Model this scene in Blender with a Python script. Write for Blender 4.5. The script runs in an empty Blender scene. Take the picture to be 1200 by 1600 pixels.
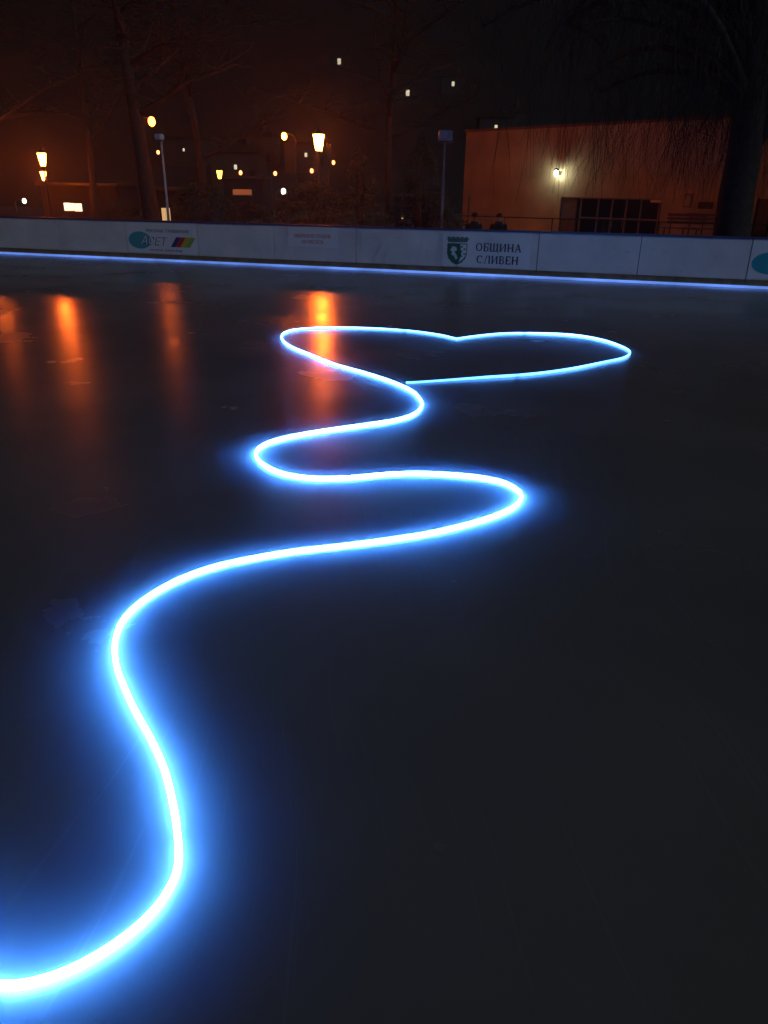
import bpy, bmesh, math, random
from mathutils import Vector, Matrix, noise
random.seed(7)
C = bpy.context.scene.collection
sc = bpy.context.scene
PI = math.pi
R = math.radians

# ------------------------------------------------------------------ camera
FPX = 1155.0                                   # focal length in pixels of the 1200 x 1600 photograph
EYE = Vector((0, 0, 1.75))
cam_d = bpy.data.cameras.new('camera'); cam = bpy.data.objects.new('camera', cam_d); C.objects.link(cam)
cam_d.sensor_fit = 'VERTICAL'; cam_d.sensor_height = 36.0; cam_d.lens = 36.0 * FPX / 1600
cam_d.clip_start = 0.05; cam_d.clip_end = 4000
CM = Matrix.Rotation(R(90 - 23.5), 3, 'X') @ Matrix.Rotation(R(0.76), 3, 'Z')
cam.matrix_world = Matrix.Translation(EYE) @ CM.to_4x4()
sc.camera = cam

# ------------------------------------------------------------------ world, added fill sun, exposure
world = bpy.data.worlds.new('World'); sc.world = world; world.use_nodes = True
wn = world.node_tree.nodes; wl = world.node_tree.links
sky = wn.new('ShaderNodeTexSky'); sky.sky_type = 'NISHITA'; sky.sun_disc = False
sky.sun_elevation = R(33); sky.sun_rotation = R(134)
bg = wn['Background']; wl.new(sky.outputs[0], bg.inputs[0]); bg.inputs[1].default_value = 0.00012
sun_d = bpy.data.lights.new('fill_sun', 'SUN'); sun_d.energy = 0.46; sun_d.color = (0.76, 0.84, 1); sun_d.angle = R(0.5)
sun = bpy.data.objects.new('fill_sun', sun_d); C.objects.link(sun)
sun.rotation_euler = (R(57), 0, R(46))   # unseen fill light added for boards and ice, behind the camera to the right
sc.view_settings.view_transform = 'Standard'; sc.view_settings.look = 'None'
sc.view_settings.exposure = 0; sc.view_settings.gamma = 1
sc.cycles.max_bounces = 6; sc.cycles.volume_bounces = 0; sc.cycles.diffuse_bounces = 3; sc.cycles.glossy_bounces = 4
sc.cycles.use_light_tree = True
sc.cycles.sample_clamp_indirect = 4

# ------------------------------------------------------------------ ray helpers: a pixel of the photograph to a place in the world
def ray(px, py):
    return CM @ Vector((px - 600, -(py - 800), -FPX))
def at(px, py, Y):
    d = ray(px, py); return EYE + d * (Y / d.y)
def gr(px, py, z=0.0):
    d = ray(px, py); return EYE + d * ((z - EYE.z) / d.z)

# ------------------------------------------------------------------ materials
def mat(name, col, rough=0.6, metal=0.0, emit=None, es=0.0, ior=None, nz=0.0, nscale=8.0, bump=0.0, spec=None):
    m = bpy.data.materials.new(name); m.use_nodes = True
    n = m.node_tree.nodes; l = m.node_tree.links; b = n['Principled BSDF']
    b.inputs['Base Color'].default_value = (*col, 1); b.inputs['Roughness'].default_value = rough
    b.inputs['Metallic'].default_value = metal
    if ior: b.inputs['IOR'].default_value = ior
    if spec is not None: b.inputs['Specular IOR Level'].default_value = spec
    if emit: b.inputs['Emission Color'].default_value = (*emit, 1); b.inputs['Emission Strength'].default_value = es
    tc = n.new('ShaderNodeTexCoord'); t = n.new('ShaderNodeTexNoise'); t.inputs['Scale'].default_value = nscale
    t.inputs['Detail'].default_value = 6; l.new(tc.outputs['Object'], t.inputs['Vector'])
    if nz:
        r = n.new('ShaderNodeValToRGB')
        r.color_ramp.elements[0].position = 0.3; r.color_ramp.elements[1].position = 0.7
        r.color_ramp.elements[0].color = (*[c * (1 - nz) for c in col], 1)
        r.color_ramp.elements[1].color = (*[min(1, c * (1 + nz)) for c in col], 1)
        l.new(t.outputs['Fac'], r.inputs[0]); l.new(r.outputs[0], b.inputs['Base Color'])
    if bump:
        bp = n.new('ShaderNodeBump'); bp.inputs['Strength'].default_value = bump; bp.inputs['Distance'].default_value = 0.02
        l.new(t.outputs['Fac'], bp.inputs['Height']); l.new(bp.outputs[0], b.inputs['Normal'])
    return m

M = {}
SOD = (1.0, 0.135, 0.011)
M['board'] = mat('board_plastic', (0.78, 0.78, 0.78), 0.42, nz=0.10, nscale=1.6)
def scuffs(m):       # puck and skate marks: short dark horizontal smears
    n = m.node_tree.nodes; l = m.node_tree.links; b = n['Principled BSDF']; src = b.inputs['Base Color'].links[0].from_socket
    tc = n.new('ShaderNodeTexCoord'); mp = n.new('ShaderNodeMapping'); mp.inputs['Scale'].default_value = (3, 3, 16); t = n.new('ShaderNodeTexNoise')
    t.inputs['Scale'].default_value = 1.7; t.inputs['Detail'].default_value = 7; l.new(tc.outputs['Object'], mp.inputs['Vector']); l.new(mp.outputs[0], t.inputs['Vector'])
    r = n.new('ShaderNodeValToRGB'); r.color_ramp.elements[0].position = 0.64; r.color_ramp.elements[1].position = 0.82
    r.color_ramp.elements[0].color = (1, 1, 1, 1); r.color_ramp.elements[1].color = (.5, .5, .5, 1)
    x = n.new('ShaderNodeMix'); x.data_type = 'RGBA'; x.blend_type = 'MULTIPLY'; x.inputs['Factor'].default_value = 1
    l.new(t.outputs['Fac'], r.inputs[0]); l.new(src, x.inputs[6]); l.new(r.outputs[0], x.inputs[7]); l.new(x.outputs[2], b.inputs['Base Color'])
scuffs(M['board'])
M['kick'] = mat('kick_plate', (0.20, 0.15, 0.07), 0.6, nz=0.35, nscale=5)
M['rail'] = mat('board_rail', (0.07, 0.07, 0.17), 0.4)
M['seam'] = mat('board_joint', (0.16, 0.16, 0.2), 0.6)
M['concrete'] = mat('concrete', (0.25, 0.24, 0.22), 0.9, nz=0.3, nscale=1.5, bump=0.4)
M['ground'] = mat('paving', (0.07, 0.065, 0.06), 0.85, nz=0.4, nscale=0.4, bump=0.3)
M['hill'] = mat('hill_ground', (0.012, 0.013, 0.006), 1.0, nz=0.5, nscale=0.05)
M['stucco'] = mat('stucco', (0.54, 0.48, 0.31), 0.9, nz=0.22, nscale=0.7, bump=0.25)
M['parapet'] = mat('parapet_tin', (0.22, 0.13, 0.09), 0.7)
M['dark'] = mat('dark_metal', (0.03, 0.03, 0.03), 0.5, nz=0.3)
M['glass'] = mat('dark_glass', (0.01, 0.012, 0.015), 0.12, spec=0.4)
M['frame'] = mat('alu_frame', (0.25, 0.2, 0.17), 0.5)
M['shutter'] = mat('shutter', (0.14, 0.11, 0.10), 0.6, nz=0.2)
M['bark'] = mat('bark', (0.03, 0.022, 0.015), 0.95, nz=0.5, nscale=9, bump=0.9)
M['twig'] = mat('twig', (0.026, 0.019, 0.013), 0.95, nz=0.3, nscale=5)
M['leaf'] = mat('needle_leaf', (0.02, 0.026, 0.009), 0.8, nz=0.5, nscale=3)
M['steel'] = mat('galvanised_steel', (0.42, 0.43, 0.45), 0.45, metal=0.2, nz=0.15)
M['lampbox'] = mat('floodlight_shell', (0.62, 0.65, 0.7), 0.5, nz=0.15)
M['iron'] = mat('cast_iron', (0.025, 0.025, 0.025), 0.5)
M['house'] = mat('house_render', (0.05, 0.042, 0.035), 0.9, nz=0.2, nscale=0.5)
M['tiles'] = mat('roof_tiles', (0.03, 0.015, 0.01), 0.9, nz=0.3, nscale=2)
M['sod_glass'] = mat('sodium_glass', (0.8, 0.6, 0.4), 0.4, emit=SOD, es=300)
M['sod_weak'] = mat('sodium_bulb_weak', (0.8, 0.6, 0.4), 0.4, emit=SOD, es=45)
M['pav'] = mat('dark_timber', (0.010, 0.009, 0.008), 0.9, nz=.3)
M['sod_dim'] = mat('sodium_glass_dim', (0.8, 0.6, 0.4), 0.4, emit=SOD, es=120)
M['sod_small'] = mat('sodium_bulb', (0.8, 0.6, 0.4), 0.4, emit=SOD, es=100)
M['sod_far'] = mat('far_sodium_bulb', (0.8, 0.5, 0.4), 0.4, emit=(1, 0.28, 0.08), es=7)
M['yel_glass'] = mat('amber_glass', (0.8, 0.6, 0.4), 0.4, emit=(1, 0.42, 0.03), es=14)
M['white_lamp'] = mat('white_lamp_glass', (0.9, 0.9, 0.85), 0.4, emit=(1, 0.97, 0.72), es=60)
M['white_bulb'] = mat('white_bulb', (0.9, 0.9, 0.85), 0.4, emit=(1, 0.95, 0.7), es=5)
M['win_white'] = mat('lit_window_white', (0.8, 0.8, 0.7), 0.4, emit=(1, 0.88, 0.58), es=1.6)
M['win_warm'] = mat('lit_window_warm', (0.8, 0.7, 0.5), 0.4, emit=(1, 0.62, 0.22), es=0.55)
M['win_far'] = mat('lit_window_far', (0.8, 0.8, 0.7), 0.4, emit=(1, 0.85, 0.55), es=0.9)
M['win_orange'] = mat('lit_panel_orange', (0.7, 0.4, 0.2), 0.5, emit=(1, 0.22, 0.03), es=0.16)
M['strip'] = mat('edge_light_strip', (0.5, 0.6, 0.8), 0.4, emit=(0.14, 0.31, 1.0), es=0.6)
M['green'] = mat('sign_green', (0.0, 0.16, 0.06), 0.5)
M['crown'] = mat('sign_grey_green', (0.10, 0.20, 0.17), 0.5)
M['ink'] = mat('sign_ink', (0.03, 0.035, 0.05), 0.5)
M['signwhite'] = mat('sign_white', (0.86, 0.87, 0.88), 0.35)
M['teal'] = mat('sign_teal', (0.03, 0.42, 0.50), 0.5)
M['red'] = mat('sign_red', (0.6, 0.03, 0.03), 0.5)
M['yellow'] = mat('sign_yellow', (0.75, 0.60, 0.04), 0.5)
M['lime'] = mat('sign_lime', (0.25, 0.55, 0.08), 0.5)
M['navy'] = mat('sign_navy', (0.02, 0.03, 0.2), 0.5)
M['skin'] = mat('skin', (0.45, 0.28, 0.2), 0.6)
M['coat'] = mat('coat_cloth', (0.010, 0.010, 0.012), 0.9, nz=0.3)
M['cap'] = mat('cap_knit', (0.03, 0.02, 0.02), 0.95)
M['paint'] = mat('car_paint', (0.2, 0.2, 0.22), 0.3)

m_ = M['strip']; n = m_.node_tree.nodes; l = m_.node_tree.links
tc = n.new('ShaderNodeTexCoord'); t = n.new('ShaderNodeTexNoise'); t.inputs['Scale'].default_value = 1.1; t.inputs['Detail'].default_value = 5
mr = n.new('ShaderNodeMapRange'); mr.inputs['From Min'].default_value = .35; mr.inputs['From Max'].default_value = .65; mr.inputs['To Min'].default_value = .50; mr.inputs['To Max'].default_value = 1.0
l.new(tc.outputs['Object'], t.inputs['Vector']); l.new(t.outputs['Fac'], mr.inputs['Value']); l.new(mr.outputs[0], n['Principled BSDF'].inputs['Emission Strength'])

# ice: pale and cloudy below, polished on top, with scratches and matter patches
ice = bpy.data.materials.new('ice'); ice.use_nodes = True
n = ice.node_tree.nodes; l = ice.node_tree.links; b = n['Principled BSDF']
tc = n.new('ShaderNodeTexCoord')
n1 = n.new('ShaderNodeTexNoise'); n1.inputs['Scale'].default_value = 0.55; n1.inputs['Detail'].default_value = 5
l.new(tc.outputs['Object'], n1.inputs['Vector'])
r1 = n.new('ShaderNodeValToRGB'); r1.color_ramp.elements[0].position = 0.35; r1.color_ramp.elements[1].position = 0.68
r1.color_ramp.elements[0].color = (0.125, 0.12, 0.112, 1); r1.color_ramp.elements[1].color = (0.165, 0.158, 0.148, 1)
l.new(n1.outputs['Fac'], r1.inputs[0]); l.new(r1.outputs[0], b.inputs['Base Color'])
mr = n.new('ShaderNodeMapRange'); mr.inputs['From Min'].default_value = 0.35; mr.inputs['From Max'].default_value = 0.65
mr.inputs['To Min'].default_value = 0.19; mr.inputs['To Max'].default_value = 0.28
n2 = n.new('ShaderNodeTexNoise'); n2.inputs['Scale'].default_value = 0.9; n2.inputs['Detail'].default_value = 8
l.new(tc.outputs['Object'], n2.inputs['Vector']); l.new(n2.outputs['Fac'], mr.inputs['Value'])
l.new(mr.outputs[0], b.inputs['Roughness'])
b.inputs['IOR'].default_value = 1.31
# skate scratches: families of thin straight lines, faint frost-pale
prev = r1.outputs[0]
wn_ = n.new('ShaderNodeTexNoise'); wn_.inputs['Scale'].default_value = .35; wn_.inputs['Detail'].default_value = 1
wm = n.new('ShaderNodeVectorMath'); wm.operation = 'MULTIPLY_ADD'; wm.inputs[1].default_value = (1.6, 1.6, 0)
l.new(tc.outputs['Object'], wn_.inputs['Vector']); l.new(wn_.outputs['Color'], wm.inputs[0]); l.new(tc.outputs['Object'], wm.inputs[2])
for q, (ang, sc_) in enumerate(((0.3, 5.0), (1.25, 4.0), (2.2, 6.0), (2.75, 3.5))):
    mp = n.new('ShaderNodeMapping'); mp.inputs['Rotation'].default_value = (0, 0, ang); mp.inputs['Scale'].default_value = (sc_ * 9, .5, 1); mp.inputs['Location'].default_value = (q * 3.1, q, 0)
    tn = n.new('ShaderNodeTexNoise'); tn.inputs['Scale'].default_value = 1.0; tn.inputs['Detail'].default_value = 3; tn.inputs['Distortion'].default_value = .25
    l.new(wm.outputs[0], mp.inputs['Vector']); l.new(mp.outputs[0], tn.inputs['Vector'])
    rr_ = n.new('ShaderNodeValToRGB'); rr_.color_ramp.elements[0].position = 0.66; rr_.color_ramp.elements[1].position = 0.72
    rr_.color_ramp.elements[0].color = (0, 0, 0, 1); rr_.color_ramp.elements[1].color = (.07, .07, .07, 1)
    l.new(tn.outputs['Fac'], rr_.inputs[0])
    mx = n.new('ShaderNodeMix'); mx.data_type = 'RGBA'; mx.inputs[7].default_value = (.34, .34, .34, 1)
    l.new(rr_.outputs[0], mx.inputs['Factor']); l.new(prev, mx.inputs[6]); prev = mx.outputs[2]
l.new(prev, b.inputs['Base Color'])
n3 = n.new('ShaderNodeTexNoise'); n3.inputs['Scale'].default_value = 14; n3.inputs['Detail'].default_value = 6
l.new(tc.outputs['Object'], n3.inputs['Vector'])
bp = n.new('ShaderNodeBump'); bp.inputs['Strength'].default_value = 0.12; bp.inputs['Distance'].default_value = 0.004
l.new(n3.outputs['Fac'], bp.inputs['Height']); l.new(bp.outputs[0], b.inputs['Normal'])
b.subsurface_method = 'BURLEY' if hasattr(b, 'subsurface_method') else None
b.inputs['Subsurface Weight'].default_value = 0.7; b.inputs['Subsurface Radius'].default_value = (0.75, 0.9, 1.2); b.inputs['Subsurface Scale'].default_value = 0.30   # light spreads inside the ice, blue farthest
M['ice'] = ice

# rope light: its glow sinks along its length as the voltage drops
rope = bpy.data.materials.new('rope_light_glow'); rope.use_nodes = True
n = rope.node_tree.nodes; l = rope.node_tree.links; b = n['Principled BSDF']
b.inputs['Base Color'].default_value = (0.7, 0.8, 0.9, 1); b.inputs['Emission Color'].default_value = (0.06, 0.275, 1.0, 1)
a = n.new('ShaderNodeAttribute'); a.attribute_name = 'glow'; l.new(a.outputs['Fac'], b.inputs['Emission Strength'])
M['rope'] = rope

# ------------------------------------------------------------------ mesh helpers
def obj(name, bm, m, parent=None, smooth=False):
    me = bpy.data.meshes.new(name); bm.to_mesh(me); bm.free()
    o = bpy.data.objects.new(name, me); C.objects.link(o)
    for x in (m if isinstance(m, (list, tuple)) else [m]): me.materials.append(x)
    if smooth:
        for p in me.polygons: p.use_smooth = True
    if parent: o.parent = parent
    return o
def thing(name, label, cat, loc=(0, 0, 0), rz=0, group=None):
    o = bpy.data.objects.new(name, None); C.objects.link(o); o.location = loc; o.rotation_euler = (0, 0, rz)
    o['label'] = label; o['category'] = cat
    if group: o['group'] = group
    return o
def tag(o, label, cat, group=None):
    o['label'] = label; o['category'] = cat
    if group: o['group'] = group
    return o
def struct(o, kind='structure'):
    o['kind'] = kind; return o
def box(bm, lo, hi, bev=0.0, T=None):
    c = [(lo[i] + hi[i]) / 2 for i in range(3)]; s = [abs(hi[i] - lo[i]) for i in range(3)]
    tb = bmesh.new()
    bmesh.ops.create_cube(tb, size=1, matrix=Matrix.Translation(c) @ Matrix.Diagonal((*s, 1)))
    if bev: bmesh.ops.bevel(tb, geom=tb.edges[:], offset=min(bev, min(s) * .4), segments=2, affect='EDGES')
    if T is not None: bmesh.ops.transform(tb, matrix=T, verts=tb.verts[:])
    me = bpy.data.meshes.new('t'); tb.to_mesh(me); tb.free(); bm.from_mesh(me); bpy.data.meshes.remove(me)
def tube(bm, pts, rads, seg=8, cap=True):
    rings = []; up = Vector((0, 0, 1)); N = len(pts); pts = [Vector(p) for p in pts]
    prev = None
    for i, p in enumerate(pts):
        t = (pts[min(i + 1, N - 1)] - pts[max(i - 1, 0)]).normalized()
        if prev is None: a = t.orthogonal().normalized()
        else:
            a = prev - t * prev.dot(t)
            a = a.normalized() if a.length > 1e-6 else t.orthogonal().normalized()
        prev = a; bb = t.cross(a); r = rads[i] if hasattr(rads, '__len__') else rads
        rings.append([bm.verts.new(p + (a * math.cos(2 * PI * k / seg) + bb * math.sin(2 * PI * k / seg)) * r) for k in range(seg)])
    for i in range(N - 1):
        for k in range(seg):
            bm.faces.new((rings[i][k], rings[i][(k + 1) % seg], rings[i + 1][(k + 1) % seg], rings[i + 1][k]))
    if cap:
        bm.faces.new(rings[0][::-1]); bm.faces.new(rings[-1])
    return rings
def lathe(bm, prof, seg=12, T=None):
    rings = []; vs = []
    for r, z in prof:
        ring = [bm.verts.new((r * math.cos(2 * PI * k / seg), r * math.sin(2 * PI * k / seg), z)) for k in range(seg)]
        rings.append(ring); vs += ring
    for i in range(len(prof) - 1):
        for k in range(seg):
            bm.faces.new((rings[i][k], rings[i][(k + 1) % seg], rings[i + 1][(k + 1) % seg], rings[i + 1][k]))
    bm.faces.new(rings[0][::-1]); bm.faces.new(rings[-1])
    if T is not None: bmesh.ops.transform(bm, matrix=T, verts=vs)
def B(): return bmesh.new()
def dup(root, loc, rz=None, label=None, group=None):
    r = root.copy(); C.objects.link(r); r.location = loc
    if rz is not None: r.rotation_euler = (0, 0, rz)
    if label: r['label'] = label
    if group: r['group'] = group
    for ch in list(root.children):
        c = ch.copy(); C.objects.link(c); c.parent = r
        for g in list(ch.children):
            d = g.copy(); C.objects.link(d); d.parent = c
    return r

GZ = -0.6      # the square around the rink lies lower than the ice

# ------------------------------------------------------------------ setting: paving, rink slab, ice, hill
def terrain(x, y):
    d = max(0.0, y - 95)
    h = GZ - 0.3 + 0.10 * d + 0.00042 * d * d
    h += 6 * noise.noise(Vector((x * 0.006, y * 0.006, 1))) * min(1, d / 90) + 20 * noise.noise(Vector((x * 0.0023, y * 0.002, 4))) * min(1, d / 250)
    h = min(h, 150 + 18 * noise.noise(Vector((x * 0.004, 0, 9))))
    return h
bm = B(); bmesh.ops.create_grid(bm, x_segments=2, y_segments=2, size=900, matrix=Matrix.Translation((0, 0, GZ)))
struct(obj('ground', bm, M['ground']))
bm = B(); NX, NY = 90, 60; g = []
for j in range(NY + 1):
    y = 92 + (j / NY) ** 1.6 * 680
    g.append([bm.verts.new((-700 + 1400 * i / NX, y, terrain(-700 + 1400 * i / NX, y))) for i in range(NX + 1)])
for j in range(NY):
    for i in range(NX): bm.faces.new((g[j][i], g[j][i + 1], g[j + 1][i + 1], g[j + 1][i]))
struct(obj('hill', bm, M['hill'], smooth=True))

P0 = gr(0, 396.5); P1 = gr(1200, 452)                    # foot of the far boards
U = (P1 - P0); LEN = U.length; U.normalize(); W = Vector((0, 0, 1)); NRM = U.cross(W)   # NRM faces the camera
print('board', P0, P1, LEN)
def bp_(u, v, o=0.0): return P0 + U * u + W * v + NRM * o
def u_at(px):                                            # where a pixel column meets the foot line
    lo, hi = -10, LEN + 10
    for _ in range(50):
        m = (lo + hi) / 2; q = CM.transposed() @ (bp_(m, 0) - EYE); x = 600 + q.x / -q.z * FPX
        if x < px: lo = m
        else: hi = m
    return lo
for px, py in ((0, 338), (300, 347), (600, 355), (900, 363), (1200, 372.5)):
    u = u_at(px); q = bp_(u, 0); d = ray(px, py); t = (q - EYE).dot(NRM) / d.dot(NRM); print('h', px, round((EYE + d * t).z, 3), round(u, 2))
print('seams', [round(u_at(x), 2) for x in (97, 205, 310, 427, 553, 688, 830, 988, 1162)])

bm = B()
back = -26.0
c0 = bp_(-9, 0, 0.05); c1 = bp_(LEN + 9, 0, 0.05)
ring = [c0, c1, c1 + NRM * 26, c0 + NRM * 26]
vs = [bm.verts.new((p.x, p.y, 0)) for p in ring]; bm.faces.new(vs)
bmesh.ops.recalc_face_normals(bm, faces=bm.faces)
bmesh.ops.subdivide_edges(bm, edges=bm.edges[:], cuts=4, use_grid_fill=True)
struct(obj('ice', bm, M['ice']))
bm = B()
ring2 = [bp_(-9.6, 0, -0.5), bp_(LEN + 9.6, 0, -0.5), bp_(LEN + 9.6, 0, 26.6), bp_(-9.6, 0, 26.6)]
t_ = [bm.verts.new((p.x, p.y, -0.006)) for p in ring2]; b_ = [bm.verts.new((p.x, p.y, GZ - 0.1)) for p in ring2]
bm.faces.new(t_)
for i in range(4): bm.faces.new((t_[i], t_[(i + 1) % 4], b_[(i + 1) % 4], b_[i]))
bmesh.ops.recalc_face_normals(bm, faces=bm.faces)
struct(obj('rink_slab', bm, M['concrete']))

# ------------------------------------------------------------------ rope light on the ice
pix = [(-190,1420),(-150,1478),(-80,1522),(0,1541),(50,1537),(100,1521),(150,1496),(200,1462),(240,1425),(266,1387),(279,1350),(277,1300),(269,1250),(256,1200),
 (236,1155),(211,1110),(192,1068),(181,1035),(180,1000),(191,970),(215,944),(250,920),(290,900),(340,883),(400,870),(460,860),(530,852),(600,843),
 (670,832),(730,818),(775,804),(804,790),(815,776),(808,764),(785,752),(745,744),(700,740),(650,738),(600,740),(560,744),(520,746),(480,745),
 (440,738),(412,725),(400,711),(406,698),(430,687),(470,678),(520,670),(570,663),(615,656),(645,647),(659,634),(655,621),(640,608),(610,595),
 (570,582),(520,568),(480,552),(452,540),(440,528),(446,519),(470,514),(520,512),(580,513),(640,517),(685,523),(712,529),(716,529),(745,525),(790,521),
 (850,521),(900,524),(940,531),(970,541),(984,550),(975,559),(940,567),(890,577),(830,585),(760,590),(700,594),(650,597.5),(634,598)]
RZ = 0.009; RR = 0.008
KEYS = [(0, 150, .0115), (3, 150, .0115), (17, 170, .0095), (24, 210, .008), (32, 330, .0075), (44, 300, .0075), (51, 190, .008), (58, 70, .009), (65, 16, .010), (70, 15, .010), (72, 36, .010), (75, 13, .011), (80, 7, .013), (81, 5, .010)]
def key(f, c):
    for a_, b_ in zip(KEYS, KEYS[1:]):
        if f <= b_[0]:
            t = (f - a_[0]) / (b_[0] - a_[0])
            return math.exp(math.log(a_[c]) * (1 - t) + math.log(b_[c]) * t)
    return KEYS[-1][c]
ctl = [gr(x, y, RZ) for x, y in pix]
line = []; fi = []
for i in range(len(ctl) - 1):
    a, b_, c, d = ctl[max(i - 1, 0)], ctl[i], ctl[i + 1], ctl[min(i + 2, len(ctl) - 1)]
    k = max(2, int((c - b_).length / .03))
    for j in range(k):
        t = j / k; fi.append(i + t)
        line.append(0.5 * ((2 * b_) + (c - a) * t + (2 * a - 5 * b_ + 4 * c - d) * t * t + (3 * b_ - a - 3 * c + d) * t ** 3))
line.append(ctl[-1]); fi.append(len(ctl) - 1.0)
s = [0.0]
for i in range(1, len(line)): s.append(s[-1] + (line[i] - line[i - 1]).length)
for i, p in enumerate(line): p.z = key(fi[i], 2) + .001
bm = B(); gl = bm.verts.layers.float.new('glow'); rings = tube(bm, line, [key(f, 2) for f in fi], seg=10)
for i, rg in enumerate(rings):
    for v in rg: v[gl] = key(fi[i], 1) * (1 + 0.22 * noise.noise(Vector((s[i] * 1.7, 0, 0)))) * (.5 if (s[i] + .9) % 2.0 < .045 else 1)
ro = obj('rope_light', bm, M['rope'], smooth=True)
tag(ro, 'glowing blue rope light winding over the dark ice and ending in a heart', 'rope light')
bm = B(); e = line[-1]; dr = (line[-1] - line[-3]).normalized()
tube(bm, [e + dr * 0.001, e + dr * 0.03], 0.020, seg=10); obj('end_cap', bm, M['iron'], ro)

# ------------------------------------------------------------------ far boards of the rink
BH = 0.975
seams = [u_at(x) for x in (97, 205, 310, 427, 553, 688, 830, 988, 1162)]
stepw = (seams[-1] - seams[0]) / 8
allseams = [seams[0] + stepw * k for k in range(-5, 13)]
def bbox(bm, u0, u1, v0, v1, o0, o1, bev=0.0):           # a box in board coordinates
    T = Matrix((( U.x, 0, NRM.x, P0.x), (U.y, 0, NRM.y, P0.y), (0, 1, 0, 0), (0, 0, 0, 1)))
    box(bm, (u0, v0, o0), (u1, v1, o1), bev, T)
rb = thing('rink_boards', 'long white plastic rink boards with dark seams along the far edge of ice', 'rink boards', (0, 0, 0))
for i in range(len(allseams) - 1):
    a, c = allseams[i], allseams[i + 1]
    bm = B(); bbox(bm, a + 0.008, c - 0.008, 0.17, BH - 0.03, -0.05, 0.0, 0.004); obj('panel', bm, M['board'], rb)
    bm = B(); bbox(bm, a + 0.006, c - 0.006, 0.0, 0.168, -0.05, 0.012, 0.004); obj('kick_plate', bm, M['kick'], rb)
    bm = B(); bbox(bm, a - 0.03, a + 0.03, -0.0, BH - 0.035, -0.12, -0.052); obj('post', bm, M['seam'], rb)
bm = B(); bbox(bm, allseams[0], allseams[-1], BH - 0.028, BH + 0.012, -0.075, 0.02, 0.008); obj('top_rail', bm, M['rail'], rb)
bm = B(); bbox(bm, allseams[0], allseams[-1], 0.004, 0.055, 0.016, 0.05, 0.008)
tag(obj('edge_light_strip', bm, M['strip']), 'straight thin blue light strip running along the foot of the white rink boards', 'light strip')

# ------------------------------------------------------------------ adverts on the boards
TB = Matrix(((U.x, 0, NRM.x, P0.x), (U.y, 0, NRM.y, P0.y), (0, 1, 0, 0), (0, 0, 0, 1)))
def poly(bm, pts, o, th=0.002):
    a = [bm.verts.new(TB @ Vector((x, y, o))) for x, y in pts]; c = [bm.verts.new(TB @ Vector((x, y, o + th))) for x, y in pts]
    bm.faces.new(c); bm.faces.new(a[::-1])
    for i in range(len(pts)): bm.faces.new((a[i], a[(i + 1) % len(pts)], c[(i + 1) % len(pts)], c[i]))
def glyph_strokes(ch):     # serif capitals on a 0..w x 0..1 grid: (x0,y0,x1,y1,width)
    T, t = 0.19, 0.10
    V = lambda x: [(x, 0, x, 1, T), (x - .13, .03, x + .13, .03, .06), (x - .13, .97, x + .13, .97, .06)]
    if ch == 'И': return .95, V(.16) + V(.79) + [(.2, .08, .75, .92, .08)]
    if ch == 'Н': return .95, V(.16) + V(.79) + [(.16, .5, .79, .5, t)]
    if ch == 'Б': return .8, V(.18) + [(.18, .97, .72, .97, t), (.72, 1, .72, .8, t), (.18, .55, .55, .55, t), (.55, .55, .68, .42, .1), (.68, .42, .68, .14, .16), (.68, .14, .55, .03, .1), (.18, .03, .55, .03, t)]
    if ch == 'В': return .8, V(.18) + [(.18, .97, .52, .97, t), (.52, .97, .62, .85, .1), (.62, .85, .62, .66, .15), (.62, .66, .5, .54, .08), (.18, .53, .52, .53, t), (.52, .53, .68, .4, .1), (.68, .4, .68, .14, .16), (.68, .14, .55, .03, .1), (.18, .03, .55, .03, t)]
    if ch == 'Е': return .78, V(.18) + [(.18, .97, .68, .97, t), (.68, 1, .68, .8, t), (.18, .52, .52, .52, t), (.18, .03, .7, .03, t), (.7, 0, .7, .22, t)]
    if ch == 'Щ': return 1.3, V(.16) + V(.62) + V(1.08) + [(.1, .03, 1.2, .03, t), (1.22, .06, 1.22, -.2, .08)]
    if ch == 'А': return .95, [(.12, .02, .46, 1, .10), (.46, 1, .82, .02, .17), (.24, .34, .7, .34, t), (0, .03, .26, .03, .06), (.66, .03, .96, .03, .06)]
    if ch == 'Л': return .95, [(.12, .02, .4, .97, .10), (.4, .97, .8, .97, .07), (.78, 0, .78, 1, T), (0, .03, .24, .03, .06), (.64, .03, .92, .03, .06)]
    if ch in 'ОС':
        k = 14; pts = []
        a0, a1 = (0, 360) if ch == 'О' else (48, 312)
        for i in range(k):
            x = [(a0 + (a1 - a0) * j / k) for j in (i, i + 1)]
            w = .07 + .11 * abs(math.cos(R((x[0] + x[1]) / 2)))
            pts.append((.45 + .38 * math.cos(R(x[0])), .5 + .47 * math.sin(R(x[0])), .45 + .38 * math.cos(R(x[1])), .5 + .47 * math.sin(R(x[1])), w))
        if ch == 'С': pts.append((.74, .98, .74, .74, .07))
        return .92, pts
    return .6, []
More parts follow.
